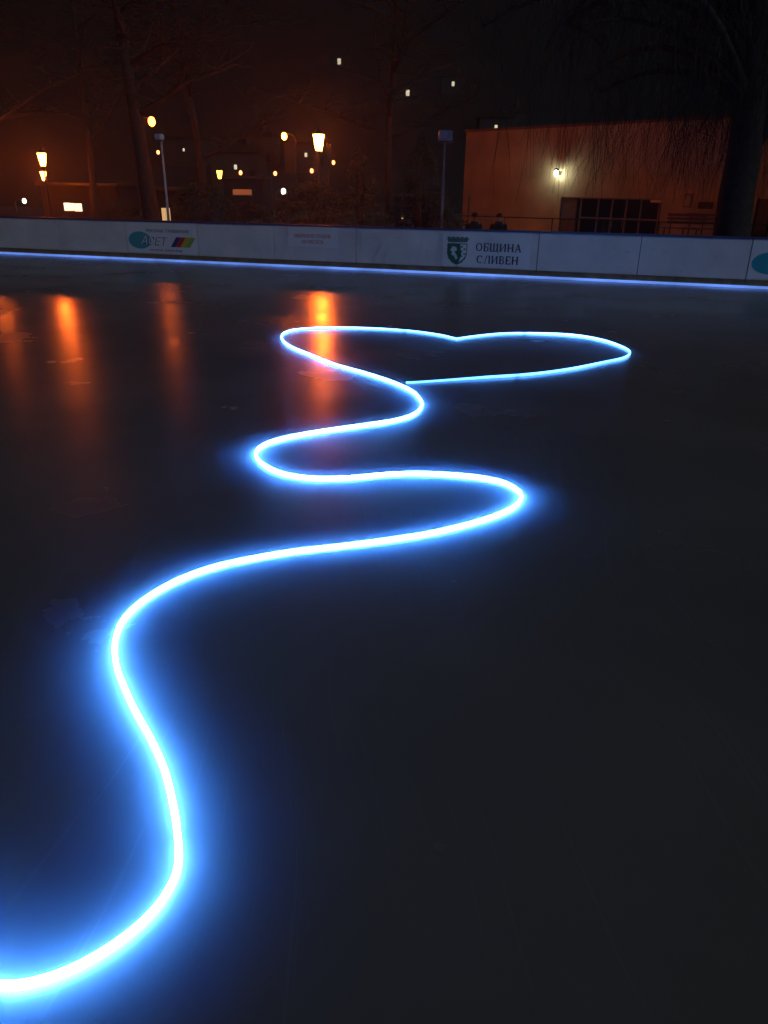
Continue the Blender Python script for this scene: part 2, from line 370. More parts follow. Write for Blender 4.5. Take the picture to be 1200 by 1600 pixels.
def serif_text(name, txt, u, v, h, width, o, m, parent):
    total = sum(glyph_strokes(c)[0] + .12 for c in txt) - .12; k = width / (total * h)
    bm = B(); x = 0; lay = 0
    for ch in txt:
        w, st = glyph_strokes(ch)
        for (x0, y0, x1, y1, t) in st:
            d = Vector((x1 - x0, y1 - y0)); n_ = Vector((-d.y, d.x)).normalized() * t / 2; e_ = d.normalized() * 0.01
            q = [(x0 - e_.x + n_.x, y0 - e_.y + n_.y), (x0 - e_.x - n_.x, y0 - e_.y - n_.y), (x1 + e_.x - n_.x, y1 + e_.y - n_.y), (x1 + e_.x + n_.x, y1 + e_.y + n_.y)]
            lay += 1
            poly(bm, [(u + (x + a) * h * k, v + b_ * h) for a, b_ in q], o + 0.00006 * lay)
        x += w + .12
    bmesh.ops.recalc_face_normals(bm, faces=bm.faces)
    return obj(name, bm, m, parent)
def sans_text(name, txt, u, v, h, width, o, m, parent, shear=0.0):
    cu = bpy.data.curves.new(name, 'FONT'); cu.body = txt; cu.size = 1; cu.extrude = 0.002; cu.shear = shear
    tmp = bpy.data.objects.new('tmp', cu); C.objects.link(tmp)
    bpy.context.view_layer.update()
    me = bpy.data.meshes.new_from_object(tmp.evaluated_get(bpy.context.evaluated_depsgraph_get()))
    bpy.data.objects.remove(tmp); bpy.data.curves.remove(cu)
    xs = [v_.co.x for v_ in me.vertices]; ys = [v_.co.y for v_ in me.vertices]
    x0, x1, y0, y1 = min(xs), max(xs), min(ys), max(ys)
    for v_ in me.vertices:
        v_.co = TB @ Vector((u + (v_.co.x - x0) / (x1 - x0) * width, v + (v_.co.y - y0) / (y1 - y0) * h, o + v_.co.z))
    o_ = bpy.data.objects.new(name, me); C.objects.link(o_); me.materials.clear(); me.materials.append(m); o_.parent = parent
    return o_
def ell(cx, cy, rx, ry, k=20, a0=0, a1=360): return [(cx + rx * math.cos(R(a0 + (a1 - a0) * i / k)), cy + ry * math.sin(R(a0 + (a1 - a0) * i / k))) for i in range(k if a1 - a0 == 360 else k + 1)]

# municipality sign
ua, ub = u_at(690), u_at(826); sw = ub - ua
s1 = thing('municipal_sign', 'white board sign with green crest and two lines of dark serif capitals', 'sign', (0, 0, 0))
bm = B(); poly(bm, [(ua, .19), (ub, .19), (ub, BH - .045), (ua, BH - .045)], 0.001, 0.004); obj('sign_sheet', bm, M['signwhite'], s1)
bm = B(); cx = ua + sw * .17; hw = sw * .115
sh = [(cx - hw, .68), (cx + hw, .68), (cx + hw, .46), (cx + hw * .85, .36), (cx + hw * .5, .27), (cx, .22), (cx - hw * .5, .27), (cx - hw * .85, .36), (cx - hw, .46)]
poly(bm, sh, 0.0055); cr = obj('crest_shield', bm, M['green'], s1)
bm = B(); poly(bm, [(cx + hw * .28, .66), (cx + hw * .92, .66), (cx + hw * .92, .47), (cx + hw * .7, .36), (cx + hw * .2, .27), (cx + hw * .45, .45)], 0.008); obj('crest_field', bm, M['signwhite'], cr)
bm = B()
for k in range(6): poly(bm, ell(cx + hw * (.45 + .3 * (k % 2)), .61 - k * .05, hw * .13, .017, 8), 0.0105)
obj('crest_marks', bm, M['green'], cr)
bm = B(); poly(bm, [(cx - hw * .7, .53), (cx - hw * .45, .62), (cx - hw * .1, .6), (cx - hw * .0, .54), (cx - hw * .25, .5), (cx - hw * .05, .44), (cx + hw * .1, .36), (cx - hw * .1, .33), (cx - hw * .3, .41), (cx - hw * .55, .44), (cx - hw * .5, .5)], 0.008); obj('crest_figure', bm, M['signwhite'], cr)
bm = B(); z0 = .705
poly(bm, [(cx - hw * .95, z0), (cx + hw * .95, z0), (cx + hw * 1.15, z0 + .085), (cx - hw * 1.05, z0 + .085)], 0.0055)
obj('crest_crown', bm, M['crown'], s1)
bm = B()
for k in range(5): poly(bm, [(cx + hw * (-1.0 + .44 * k), z0 + .087), (cx + hw * (-.72 + .44 * k), z0 + .087), (cx + hw * (-.72 + .44 * k), z0 + .112), (cx + hw * (-1.0 + .44 * k), z0 + .112)], 0.0055)
poly(bm, [(cx - hw * 1.0, z0 + .0871), (cx + hw * 1.04, z0 + .0871), (cx + hw * 1.04, z0 + .095), (cx - hw, z0 + .095)], 0.0052)
obj('crown_merlons', bm, M['green'], s1)
serif_text('lettering', 'ОБЩИНА', ua + sw * .385, .535, .165, sw * .51, 0.0055, M['ink'], s1)
serif_text('lettering', 'СЛИВЕН', ua + sw * .40, .275, .165, sw * .47, 0.0055, M['ink'], s1)

# printer's advert, twice: one whole, one cut by the right edge of the view
def advert(u0, w, label):
    s_ = thing('advert_sign', label, 'sign', (0, 0, 0), 0, 'round-logo adverts on the rink boards')
    bm = B(); poly(bm, [(u0, .19), (u0 + w, .19), (u0 + w, BH - .045), (u0, BH - .045)], 0.001, 0.004); obj('sign_sheet', bm, M['signwhite'], s_)
    bm = B(); poly(bm, ell(u0 + w * .19, .50, w * .17, .21, 28), 0.0055); obj('logo_disc', bm, M['teal'], s_)
    sans_text('logo_letters', 'АСЕТ', u0 + w * .20, .40, .21, w * .42, 0.011, M['signwhite'], s_, 0.35)
    sans_text('logo_shadow', 'АСЕТ', u0 + w * .185, .385, .21, w * .42, 0.008, M['navy'], s_, 0.35)
    for k, mm in enumerate(('navy', 'red', 'yellow', 'lime')):
        a_ = u0 + w * (.64 + .07 * k); bm = B()
        poly(bm, [(a_, .36), (a_ + w * .068, .36), (a_ + w * .158, .60), (a_ + w * .09, .60)], 0.0055); obj('colour_stripe', bm, M[mm], s_)
    sans_text('caption', 'РЕКЛАМА', u0 + w * .30, .70, .075, w * .25, 0.0055, M['ink'], s_)
    sans_text('caption', 'ГРАВИРАНЕ', u0 + w * .585, .70, .075, w * .335, 0.0055, M['ink'], s_)
    sans_text('caption', 'www.aset.bg', u0 + w * .32, .235, .07, w * .48, 0.0055, M['ink'], s_)
advert(u_at(203), u_at(308) - u_at(203), 'white advert with teal disc and slanted colour stripes left of the red notice')
advert(u_at(1163), (u_at(308) - u_at(203)) * .98, 'white advert with teal disc cut off at right edge of the photo')
# red notice
ua, ub = u_at(452), u_at(530); w = ub - ua
s2 = thing('red_notice', 'small white notice with two lines of red capitals on the rink boards', 'sign', (0, 0, 0))
bm = B(); poly(bm, [(ua, .48), (ub, .48), (ub, BH - .045), (ua, BH - .045)], 0.001, 0.004); obj('sign_sheet', bm, M['signwhite'], s2)
sans_text('lettering', 'ЗАБРАНЕНО ПУШЕНЕ', ua + w * .12, .69, .085, w * .72, 0.0055, M['red'], s2)
sans_text('lettering', 'НА ПИСТАТА', ua + w * .28, .56, .085, w * .42, 0.0055, M['red'], s2)

# ------------------------------------------------------------------ rink floodlight poles (unlit boxes)
def flood(px, py, Y, w, h, label, turn):
    p = at(px, py, Y)
    t = thing('floodlight_pole', label, 'floodlight', (p.x, p.y, GZ), turn, 'unlit rink floodlights on thin poles')
    H = p.z - GZ
    bm = B(); tube(bm, [(0, 0, 0), (0, 0, H * .5), (0, 0, H - h / 2)], [0.045, 0.038, 0.028], 10); obj('pole', bm, M['steel'], t)
    bm = B(); box(bm, (-0.12, -0.12, 0), (0.12, 0.12, 0.02), 0.004); obj('base_plate', bm, M['steel'], t)
    bm = B(); box(bm, (-w / 2, -0.13, H - h / 2 + .03), (w / 2, 0.02, H + h / 2), 0.02); hd = obj('lamp_housing', bm, M['lampbox'], t)
    bm = B(); box(bm, (-w / 2 + .03, -0.136, H - h / 2 + .06), (w / 2 - .03, -0.131, H + h / 2 - .04)); obj('front_glass', bm, M['lampbox'], hd)
    bm = B()
    for k in range(5): x_ = -w / 2 + .05 + k * (w - .1) / 4; box(bm, (x_ - .006, 0.022, H - h / 2 + .06), (x_ + .006, 0.06, H + h / 2 - .03))
    obj('cooling_fins', bm, M['steel'], hd)
    bm = B(); tube(bm, [(-w / 2 - .012, -.05, H), (-w / 2 - .012, -.05, H - h / 2), (0, 0, H - h / 2 - .03), (w / 2 + .012, -.05, H - h / 2), (w / 2 + .012, -.05, H)], 0.009, 6); obj('bracket', bm, M['steel'], t)
flood(695.5, 213, 20.6, .33, .26, 'unlit pale floodlight on thin pole just left of the orange hall', 0.1)
flood(251, 215, 22.5, .24, .17, 'unlit pale floodlight on thin pole beside the bare tree with lamp above', -0.5)

# ------------------------------------------------------------------ park lanterns and street lamps
def lantern(H, label, gm='sod_glass', scale=1.0):
    t = thing('park_lantern', label, 'lantern', (0, 0, 0), 0, 'lit sodium park lanterns beyond the rink')
    bm = B(); lathe(bm, [(.13, 0), (.13, .12), (.08, .2), (.055, .5), (.04, 1.1), (.035, H - .42), (.06, H - .40), (.06, H - .36), (.03, H - .34)], 12); obj('post', bm, M['iron'], t)
    bm = B(); lathe(bm, [(.11, H - .30), (.20, H + .22)], 6); hd = obj('lantern_glass', bm, M[gm], t)
    bm = B(); lathe(bm, [(.235, H + .222), (.24, H + .25), (.12, H + .36), (.03, H + .40), (.02, H + .47)], 6); obj('lantern_cap', bm, M['iron'], t)
    bm = B()
    lathe(bm, [(.125, H - .34), (.125, H - .302)], 6)
    for k in range(6):
        a_ = 2 * PI * k / 6; tube(bm, [(.113 * math.cos(a_), .113 * math.sin(a_), H - .3), (.205 * math.cos(a_), .205 * math.sin(a_), H + .22)], .006, 4)
    obj('lantern_cage', bm, M['iron'], t)
    return t
def place_lantern(px, py, Y, label, gm='sod_glass'):
    p = at(px, py, Y); t = lantern(p.z - GZ, label, gm); t.location = (p.x, p.y, GZ); return t
place_lantern(498, 221, 30, 'brightest tapered orange lantern, on the post right of the centre street lamp')
place_lantern(66, 248, 38, 'upper and nearer of the two stacked orange lanterns near left edge')
place_lantern(68, 274, 56, 'lower and farther of the two stacked orange lanterns near left edge')
place_lantern(-38, 240, 44, 'orange lantern just outside the left edge, its streak on the ice at left', 'sod_dim')
place_lantern(343, 272, 58, 'small amber lantern half hidden by twigs above the dark bushes', 'yel_glass')
def street_lamp(px, py, Y, label, turn, gm='sod_small', group='tall street lamps with round sodium bulbs', base=None, r=.15):
    p = at(px, py, Y); bz = GZ if base is None else base; H = p.z - bz; A = .7
    t = thing('street_lamp', label, 'street lamp', (p.x - A * math.cos(turn), p.y - A * math.sin(turn), bz), turn, group)
    bm = B(); tube(bm, [(0, 0, 0), (0, 0, 1), (0, 0, H - .2)], [.09, .07, .045], 10); obj('pole', bm, M['iron'], t)
    bm = B(); tube(bm, [(0, 0, H - .22), (.12, 0, H + .05), (.4, 0, H + .14), (A - .1, 0, H + .15)], .028, 8); obj('arm', bm, M['iron'], t)
    bm = B(); lathe(bm, [(.02, .21), (.08, .20), (.13, .16), (.135, .14)], 14, Matrix.Translation((A, 0, H + .04))); hd = obj('lamp_shade', bm, M['iron'], t)
    bm = B(); bmesh.ops.create_uvsphere(bm, u_segments=14, v_segments=9, radius=r, matrix=Matrix.Translation((A, 0, H)) @ Matrix.Diagonal((1, 1, 1.25, 1))); obj('bulb', bm, M[gm], t, True)
    return t
street_lamp(237, 190, 36, 'highest orange street lamp, shining above the leaning bare trunk', 0.3, 'sod_weak')
street_lamp(444, 213, 46, 'orange street lamp just left of the brightest tapered lantern', 2.8)
street_lamp(443, 299, 75, 'small white lamp low above the dark bushes', 0.2, 'white_bulb', 'white street lamps', r=.22)
street_lamp(38, 314, 62, 'small white lamp low at left under the stacked lanterns', 0.2, 'white_bulb', 'white street lamps', r=.15)

# far sodium lamps on the slope
def on_hill(px, py, up):
    d = ray(px, py).normalized(); t = 108.0
    while t < 900:
        p = EYE + d * t
        if p.z - up <= max(GZ, terrain(p.x, p.y)): return p
        t += .5
    return EYE + d * 300
far = [(376, 270, 'red-orange dot of a far lamp right of the amber lantern'), (430, 271, 'red-orange dot of a far lamp under the centre street lamp'),
       (487, 267, 'red-orange dot of a far lamp just below the brightest lantern'), (521, 254, 'red-orange dot of a far lamp right of the brightest lantern'),
       (247, 238, 'faint orange dot of a far lamp by the left floodlight pole')]
for px, py, lb in far:
    p = on_hill(px, py, 4.0); t = street_lamp(px, py, p.y, lb, random.uniform(0, 6), 'sod_far', 'far sodium lamps on the slope', base=p.z - 4.0, r=.22)
print('far lamp depth', p.y)

# hillside houses with one lit window each
def house(px, py, label, w=7, h=4.5, up=2.6, m='win_far', ws=.55):
    p = on_hill(px, py, up); ya = p.y
    t = thing('hillside_house', label, 'house', (p.x, p.y + .03, p.z - up), 0, 'dark houses with a lit window on the slope')
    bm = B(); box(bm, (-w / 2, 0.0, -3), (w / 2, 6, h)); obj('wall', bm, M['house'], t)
    bm = B(); vs = [bm.verts.new(v) for v in [(-w / 2 - .4, -.4, h + .003), (w / 2 + .4, -.4, h + .003), (w / 2 + .4, 6.4, h + .003), (-w / 2 - .4, 6.4, h + .003), (-w / 2 + 1.5, 3, h + 1.9), (w / 2 - 1.5, 3, h + 1.9)]]
    for f in ((0, 1, 5, 4), (2, 3, 4, 5), (1, 2, 5), (3, 0, 4), (3, 2, 1, 0)): bm.faces.new([vs[i] for i in f])
    rf = obj('roof', bm, M['tiles'], t)
    bm = B(); box(bm, (w / 4 - .25, 1.5, h + .5), (w / 4 + .25, 2, h + 2.4)); obj('chimney', bm, M['house'], rf)
    bm = B(); box(bm, (-ws, -.05, up - ws * 1.5), (ws, -.02, up + ws * 1.5)); wd = obj('lit_window', bm, M[m], t)
    bm = B(); box(bm, (-ws - .08, -.04, up - ws * 1.5 - .1), (ws + .08, -.001, up - ws * 1.5 - .005)); obj('sill', bm, M['house'], wd)
    bm = B(); box(bm, (w / 2 - 1.6, -.04, .9), (w / 2 - .7, -.003, 2.2)); obj('window', bm, M['glass'], t)
for px, py, lb, ws in [(530, 96, 'highest dark house on the slope, its lit window near the top of the photo', .6), (637, 145, 'dark house with small white lit window upper middle, left of the floodlight pole', .5),
                   (708, 131, 'dark house with faint lit window straight above the right floodlight', .4), (775, 199, 'dark house peeping over the left end of the hall roof', .3),
                   (797, 189, 'dark house just above the hall roof, right of its left end', .25), (396, 234, 'dark house with white window between amber lantern and centre street lamp', .28),
                   (478, 242, 'dark house with faint window left under the brightest lantern', .2), (368, 261, 'dark house with dim window right above the amber lantern', .2),
                   (287, 234, 'dark house with dim window right of the left floodlight', .15)]:
    house(px, py, lb, ws=ws, m='win_far')

# ------------------------------------------------------------------ low pavilions on the left
def pavilion(px0, px1, Y, top, depth, label, wins, wallm='house'):
    a = at(px0, 330, Y); c = at(px1, 330, Y)
    t = thing('pavilion', label, 'pavilion', (a.x, Y, GZ), 0)
    w = c.x - a.x
    bm = B(); box(bm, (0, 0, 0), (w, depth, top)); obj('wall', bm, M[wallm], t)
    bm = B(); box(bm, (-.25, -.35, top + .003), (w + .25, depth + .25, top + .2), .02); obj('roof', bm, M['dark'], t)
    for (x0, y0, x1, y1, mm) in wins:
        q0 = at(x0, y1, Y - .03); q1 = at(x1, y0, Y - .03)
        bm = B(); box(bm, (q0.x - a.x, -.03, q0.z - GZ), (q1.x - a.x, -.004, q1.z - GZ)); wd = obj('window', bm, M[mm], t)
        bm = B(); box(bm, (q0.x - a.x - .05, -.06, q0.z - GZ - .06), (q1.x - a.x + .05, -.002, q0.z - GZ - .004)); obj('sill', bm, M['frame'], wd)
    return t
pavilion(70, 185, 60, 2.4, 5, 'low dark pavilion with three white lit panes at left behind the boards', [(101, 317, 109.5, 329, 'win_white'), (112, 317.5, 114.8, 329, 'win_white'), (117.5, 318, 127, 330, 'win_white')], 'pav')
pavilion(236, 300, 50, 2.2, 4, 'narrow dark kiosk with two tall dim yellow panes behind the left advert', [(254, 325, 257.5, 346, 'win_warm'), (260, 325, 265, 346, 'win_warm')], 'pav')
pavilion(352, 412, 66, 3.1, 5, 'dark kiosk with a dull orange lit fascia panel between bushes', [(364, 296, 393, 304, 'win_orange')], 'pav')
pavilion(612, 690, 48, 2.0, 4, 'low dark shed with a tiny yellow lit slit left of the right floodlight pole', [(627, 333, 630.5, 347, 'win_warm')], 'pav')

# ------------------------------------------------------------------ the orange hall on the right
E0 = at(724, 300, 43); E1 = at(1110, 300, 33.8)
HU = Vector((E1.x - E0.x, E1.y - E0.y, 0)); HL = HU.length; HU.normalize(); HN = HU.cross(W)
TOPZ = at(724, 207, 43).z; print('hall', E0, E1, 'top', TOPZ, at(1110, 185, 33.8).z)
TOPZ = 0.5 * (TOPZ + at(1110, 185, 33.8).z)
hall = thing('hall', 'flat-roofed orange stucco hall with dark glazed entrance and one white wall lamp', 'building', (E0.x, E0.y, GZ), math.atan2(HU.y, HU.x))
HT = TOPZ - GZ; HLEN = HL + 9
def hu(px, py):                # local (x along facade, z above ground) where a pixel meets the facade
    d = ray(px, py); t = (Vector((E0.x, E0.y, 0)) - EYE).dot(HN) / d.dot(HN); q = EYE + d * t
    return (q - Vector((E0.x, E0.y, 0))).dot(HU), q.z - GZ
# facade with real openings
x0, zt = hu(877, 308); x1, _ = hu(1035, 309); x2, zt2 = hu(1183, 311)
opens = [(x0, x1, 0.0, zt), (x2, x2 + 3.2, 0.0, zt2)]
bm = B(); prev = 0.0
for a, c, z0, z1 in opens:
    box(bm, (prev, 0, 0), (a, .35, HT)); box(bm, (a, 0, z1), (c, .35, HT)); prev = c
box(bm, (prev, 0, 0), (HLEN, .35, HT))
box(bm, (0, .353, 0), (.35, 14, HT)); box(bm, (HLEN - .35, .353, 0), (HLEN, 14, HT)); box(bm, (.353, 13.65, 0), (HLEN - .353, 14, HT))
obj('wall', bm, M['stucco'], hall)
bm = B(); box(bm, (-.06, -.06, HT + .003), (HLEN + .06, 14.06, HT + .12), .02); obj('roof', bm, M['parapet'], hall)
for oi, (a, c, z0, z1) in enumerate(opens):
    wdt = c - a
    bm = B(); box(bm, (a, .22, .02), (c, .24, z1)); g_ = obj('entrance_glazing', bm, M['glass'], hall)
    bm = B()
    for f in (0.20, .38, .52, .66, .80, .97):
        xx = a + wdt * f; box(bm, (xx - .035, .15, .02), (xx + .035, .217, z1 - .06))
    xs_ = [0.2, .38, .52, .66, .80, .97]
    for q in range(5):
        box(bm, (a + wdt * xs_[q] + .037, .16, z1 * .58), (a + wdt * xs_[q + 1] - .037, .216, z1 * .58 + .06))
    box(bm, (a + wdt * .17, .15, z1 - .058), (c - .01, .217, z1 - .003))
    obj('window_frame', bm, M['frame'], g_)
    bm = B(); box(bm, (a + .01, .10, .02), (a + wdt * .165, .216, z1 - .01)); obj('shutter', bm, M['shutter'], hall)
    for sgn, f in ((1, .545), (-1, .645)):
        bm = B(); tube(bm, [(a + wdt * f, .13, .9), (a + wdt * f, .09, .93), (a + wdt * f, .09, 1.3), (a + wdt * f, .13, 1.33)], .012, 6); obj('door_handle', bm, M['steel'], g_)
a_, c_ = x0, x1
qx, qz = hu(1028, 314)
bm = B(); box(bm, (qx - .4, .12, qz - .07), (qx + .35, .148, qz + .05)); obj('painted_reflection', bm, M['signwhite'], hall)  # white plate stands in for a light reflected in the glazing
# wall lamp
lx, lz = hu(876, 271)
wl_ = thing('wall_lamp', 'bright white lamp fixed high on the orange hall beside the glazed entrance', 'wall lamp', (E0.x + HU.x * lx, E0.y + HU.y * lx, GZ + lz), math.atan2(HU.y, HU.x))
bm = B(); box(bm, (-.06, -.03, -.08), (.06, -.001, .1), .01); obj('back_plate', bm, M['iron'], wl_)
bm = B(); tube(bm, [(0, -.03, .05), (0, -.2, .12), (-.02, -.34, .14)], .018, 8); obj('arm', bm, M['iron'], wl_)
bm = B(); bmesh.ops.create_uvsphere(bm, u_segments=14, v_segments=8, radius=.10, matrix=Matrix.Translation((-.02, -.36, 0)) @ Matrix.Diagonal((.8, .8, 1.4, 1))); obj('bulb', bm, M['white_lamp'], wl_, True)
bm = B(); lathe(bm, [(.03, .20), (.09, .17), (.12, .10), (.122, .09)], 12, Matrix.Translation((-.02, -.36, .03))); obj('lamp_shade', bm, M['iron'], wl_)
# notice boards and bench by the wall
def wall_panel(px0, py0, px1, py1, name, label, m1):
    a0, b0 = hu(px0, py1); a1, b1 = hu(px1, py0)
    t = thing(name, label, 'notice board', (E0.x, E0.y, GZ), math.atan2(HU.y, HU.x))
    bm = B(); box(bm, (a0, -.05, b0), (a1, -.004, b1), .008); fr = obj('board_frame', bm, M['frame'] if m1 == 'stucco' else M[m1], t)
    bm = B(); box(bm, (a0 + .06, -.056, b0 + .06), (a1 - .06, -.052, b1 - .06)); obj('board_face', bm, M[m1], t)
wall_panel(1067, 303, 1083, 324, 'notice_board', 'upright framed notice panel on the orange hall wall', 'stucco')
wall_panel(1090, 316, 1115, 326, 'notice_board', 'wide dark notice panel on the orange hall nearest the big trunk', 'dark')
def bench(px, Y, label):
    p = at(px, 336, Y); t = thing('park_bench', label, 'bench', (p.x, p.y, GZ), math.atan2(HU.y, HU.x) , 'benches in front of the hall')
    hh = p.z - GZ
    bm = B()
    for k in range(3): box(bm, (-.8, .05 + k * .02, hh - .05 - k * .14), (.8, .075 + k * .02, hh + .05 - k * .14), .005)
    obj('backrest', bm, M['shutter'], t)
    bm = B()
    for k in range(4): box(bm, (-.8, -.42 + k * .12, hh - .50), (.8, -.32 + k * .12, hh - .465), .005)
    obj('seat', bm, M['shutter'], t)
    for sx in (-.65, .65):
        bm = B(); tube(bm, [(sx, -.38, 0), (sx, -.38, hh - .51)], .025, 8); obj('leg', bm, M['iron'], t)
        bm = B(); tube(bm, [(sx, .11, 0), (sx, .10, hh - .45), (sx, .14, hh + .05)], .025, 8); obj('leg', bm, M['iron'], t)
bench(1073, 31.3, 'left one of two dark benches before the orange hall')
bench(1104, 30.5, 'right one of two dark benches, next to the big trunk')

# ------------------------------------------------------------------ wire railing before the hall
fa = at(716, 337, 30); fb = at(1230, 345, 24)
fu = Vector((fb.x - fa.x, fb.y - fa.y, 0)); fl = fu.length; fu.normalize()
fz = at(716, 337, 30).z - GZ; print('fence z', fz, at(1230, 345, 24).z - GZ)
fn = thing('railing', 'thin dark metal railing between the rink boards and the orange hall', 'railing', (fa.x, fa.y, GZ), math.atan2(fu.y, fu.x))
bm = B(); tube(bm, [(0, 0, fz), (fl, 0, fz)], .018, 6); obj('top_rail', bm, M['iron'], fn)
bm = B(); tube(bm, [(0, 0, fz * .5), (fl, 0, fz * .5)], .014, 6); obj('mid_rail', bm, M['iron'], fn)
npst = 7
for k in range(npst):
    bm = B(); x_ = .05 + k * (fl - .1) / (npst - 1); tube(bm, [(x_, 0, 0), (x_, 0, fz + .012)], .022, 6); obj('post', bm, M['iron'], fn)
p = at(733, 306, 29); t = thing('steel_post', 'lone thin dark post in front of the left end of hall wall', 'post', (p.x, p.y, GZ))
bm = B(); tube(bm, [(0, 0, 0.02), (0, 0, p.z - GZ)], .028, 8); obj('shaft', bm, M['iron'], t)
bm = B(); box(bm, (-.08, -.08, 0), (.08, .08, .018), .003); obj('base_plate', bm, M['iron'], t)

# ------------------------------------------------------------------ trees
def bare_tree(name, label, base, H, r0, lean, seed, droop=0.0, nlimb=9, twigs=7, spread=1.0, fork=None, start=.35, group=None, minz=None, hang=0, tjit=.06):
    rnd = random.Random(seed)
    t = thing(name, label, 'tree', base, 0, group)
    bt = B(); bc = B()
    def wander(p, d, L, k, jit, dr=0.0):
        pts = [Vector(p)]; d = Vector(d).normalized()
        for i in range(k):
            d = (d + Vector((rnd.uniform(-1, 1), rnd.uniform(-1, 1), rnd.uniform(-1, 1))) * jit + Vector((0, 0, -dr * (i + 1) / k))).normalized()
            pts.append(pts[-1] + d * L / k)
        return pts
    tr = wander((0, 0, 0), lean, H, 14, tjit)
    k = len(tr); tr[0] = Vector((0, 0, -.1))
    rads = [r0 * (1.35 if i == 0 else 1.08 if i == 1 else 1) * (1 - .8 * (i / (k - 1)) ** 1.3) for i in range(k)]
    tube(bt, tr, rads, 12)
    limbs = []
    if fork:
        for (fz_, dd, fl_, fr) in fork:
            i = max(1, min(k - 2, int(fz_ / H * k))); pts = wander(tr[i], dd, fl_, 8, .1)
            tube(bt, pts, [fr * (1 - .7 * j / 8) for j in range(9)], 10); limbs.append((pts, fr))
    for q in range(nlimb):
        f = start + (1 - start) * (q + rnd.random()) / nlimb; i = min(k - 2, int(f * (k - 1))); a_ = rnd.uniform(0, 2 * PI) if q else 0
        L = H * (.5 * (1.15 - f * .6)) * spread * rnd.uniform(.7, 1.1)
        pts = wander(tr[i], (math.cos(a_), max(-.2, math.sin(a_)) if hang else math.sin(a_), rnd.uniform(.3, .9)), L, 8, .16, droop * .25)
        tube(bt, pts, [rads[i] * .45 * (1 - .8 * j / 8) + .008 for j in range(9)], 7); limbs.append((pts, rads[i] * .45))
    for pts, rr in limbs:
        for j in range(2, 9):
            for w_ in range(2):
                a_ = rnd.uniform(0, 2 * PI); L = H * .17 * rnd.uniform(.6, 1.2)
                sp = wander(pts[j], (math.cos(a_), math.sin(a_), rnd.uniform(0, .8)), L, 6, .25, droop * .5)
                tube(bc, sp, [rr * .25 * (1 - .75 * m / 6) + .004 for m in range(7)], 5, False)
                for z_ in range(twigs):
                    m = rnd.randint(1, 6); a2 = rnd.uniform(0, 2 * PI)
                    L2 = rnd.uniform(.5, 1.3) * (1 + droop * 1.3)
                    tw = wander(sp[m], (math.cos(a2), math.sin(a2), rnd.uniform(-.2, .7)), L2, 6, .25, droop * 1.1)
                    if minz is not None: tw = [p_ for p_ in tw if p_.z > minz]
                    if len(tw) > 2: tube(bc, tw, [.009 * (1 - .6 * m2 / 6) for m2 in range(len(tw))], 3, False)
    if hang:
        for q in range(hang):
            a_ = q * 2.4 + .4; L = rnd.uniform(3.2, 6.0); h0 = rnd.uniform(4.2, 8.0)
            pts = []
            i = min(k - 2, int(h0 / H * (k - 1)))
            d = Vector((math.cos(a_), max(-.25, math.sin(a_)), 1.0)).normalized(); pts = [Vector(tr[i])]
            for j in range(10):
                d = (d + Vector((rnd.uniform(-1, 1) * .1, rnd.uniform(-1, 1) * .1, -.13))).normalized(); pts.append(pts[-1] + d * L / 10)
            r_l = rads[i] * .32
            tube(bt, pts, [r_l * (1 - .85 * j / 10) + .006 for j in range(11)], 6)
            for j in range(2, 11):
                for z_ in range(6):
                    st = pts[j] + Vector((rnd.gauss(0, .3), rnd.gauss(0, .3), rnd.uniform(-.1, .3)))
                    Lh = rnd.uniform(1.2, 4.6); mid = (pts[j] + st) / 2 + Vector((0, 0, .12)); w_ = [pts[j], mid, st]; sw_ = Vector((rnd.gauss(0, .10), rnd.gauss(0, .10), 0))
                    for m in range(1, 8):
                        pz = st + Vector((sw_.x * m, sw_.y * m, -Lh * m / 7)) + Vector((rnd.gauss(0, .03), rnd.gauss(0, .03), 0))
                        if pz.z < minz - 1.2 + rnd.random(): break
                        w_.append(pz)
                    tube(bc, w_, [.0065 * (1 - .6 * m / len(w_)) for m in range(len(w_))], 3, False)
    obj('trunk', bt, M['bark'], t, True); obj('crown', bc, M['twig'], t)
    return t
# big dark trunk right, with a limb forking right and long hanging twigs over the hall
p = at(1148, 350, 17.0)
bare_tree('willow_tree', 'big black trunk at right with forking limb and long hanging twigs over the hall', (p.x, p.y, GZ), 11, .40, (-.01, 0, 1), 11, droop=.75, nlimb=10, twigs=9, spread=1.15,
          fork=[(3.2, (.75, -.1, 1), 5, .19), (4.4, (-.8, .1, .8), 6.5, .15)], start=.42, minz=3.0, hang=26)
p = at(240, 340, 30)
bare_tree('bare_tree', 'dark leaning bare trunk under the highest street lamp at left', (p.x, p.y, GZ), 11, .33, (-.075, 0, 1), 5, tjit=.02, nlimb=11, twigs=7, group='bare trees beyond the left boards', start=.45)
p = at(-40, 340, 40)
bare_tree('bare_tree', 'bare tree with thin bare twigs at the far left edge of the photo', (p.x, p.y, GZ), 13, .28, (.05, 0, 1), 17, nlimb=12, twigs=7, group='bare trees beyond the left boards')
p = at(322, 340, 42)
bare_tree('bare_tree', 'slender bare tree above the bushes near the amber lantern', (p.x, p.y, GZ), 13, .22, (-.03, 0, 1), 23, nlimb=12, twigs=7, group='bare trees beyond the left boards')
p = at(610, 340, 45)
bare_tree('bare_tree', 'tall dark bare tree behind the bushes between lantern and right floodlight', (p.x, p.y, GZ), 14, .26, (.02, 0, 1), 31, nlimb=12, twigs=7, group='bare trees beyond the left boards')
p = at(150, 340, 58)
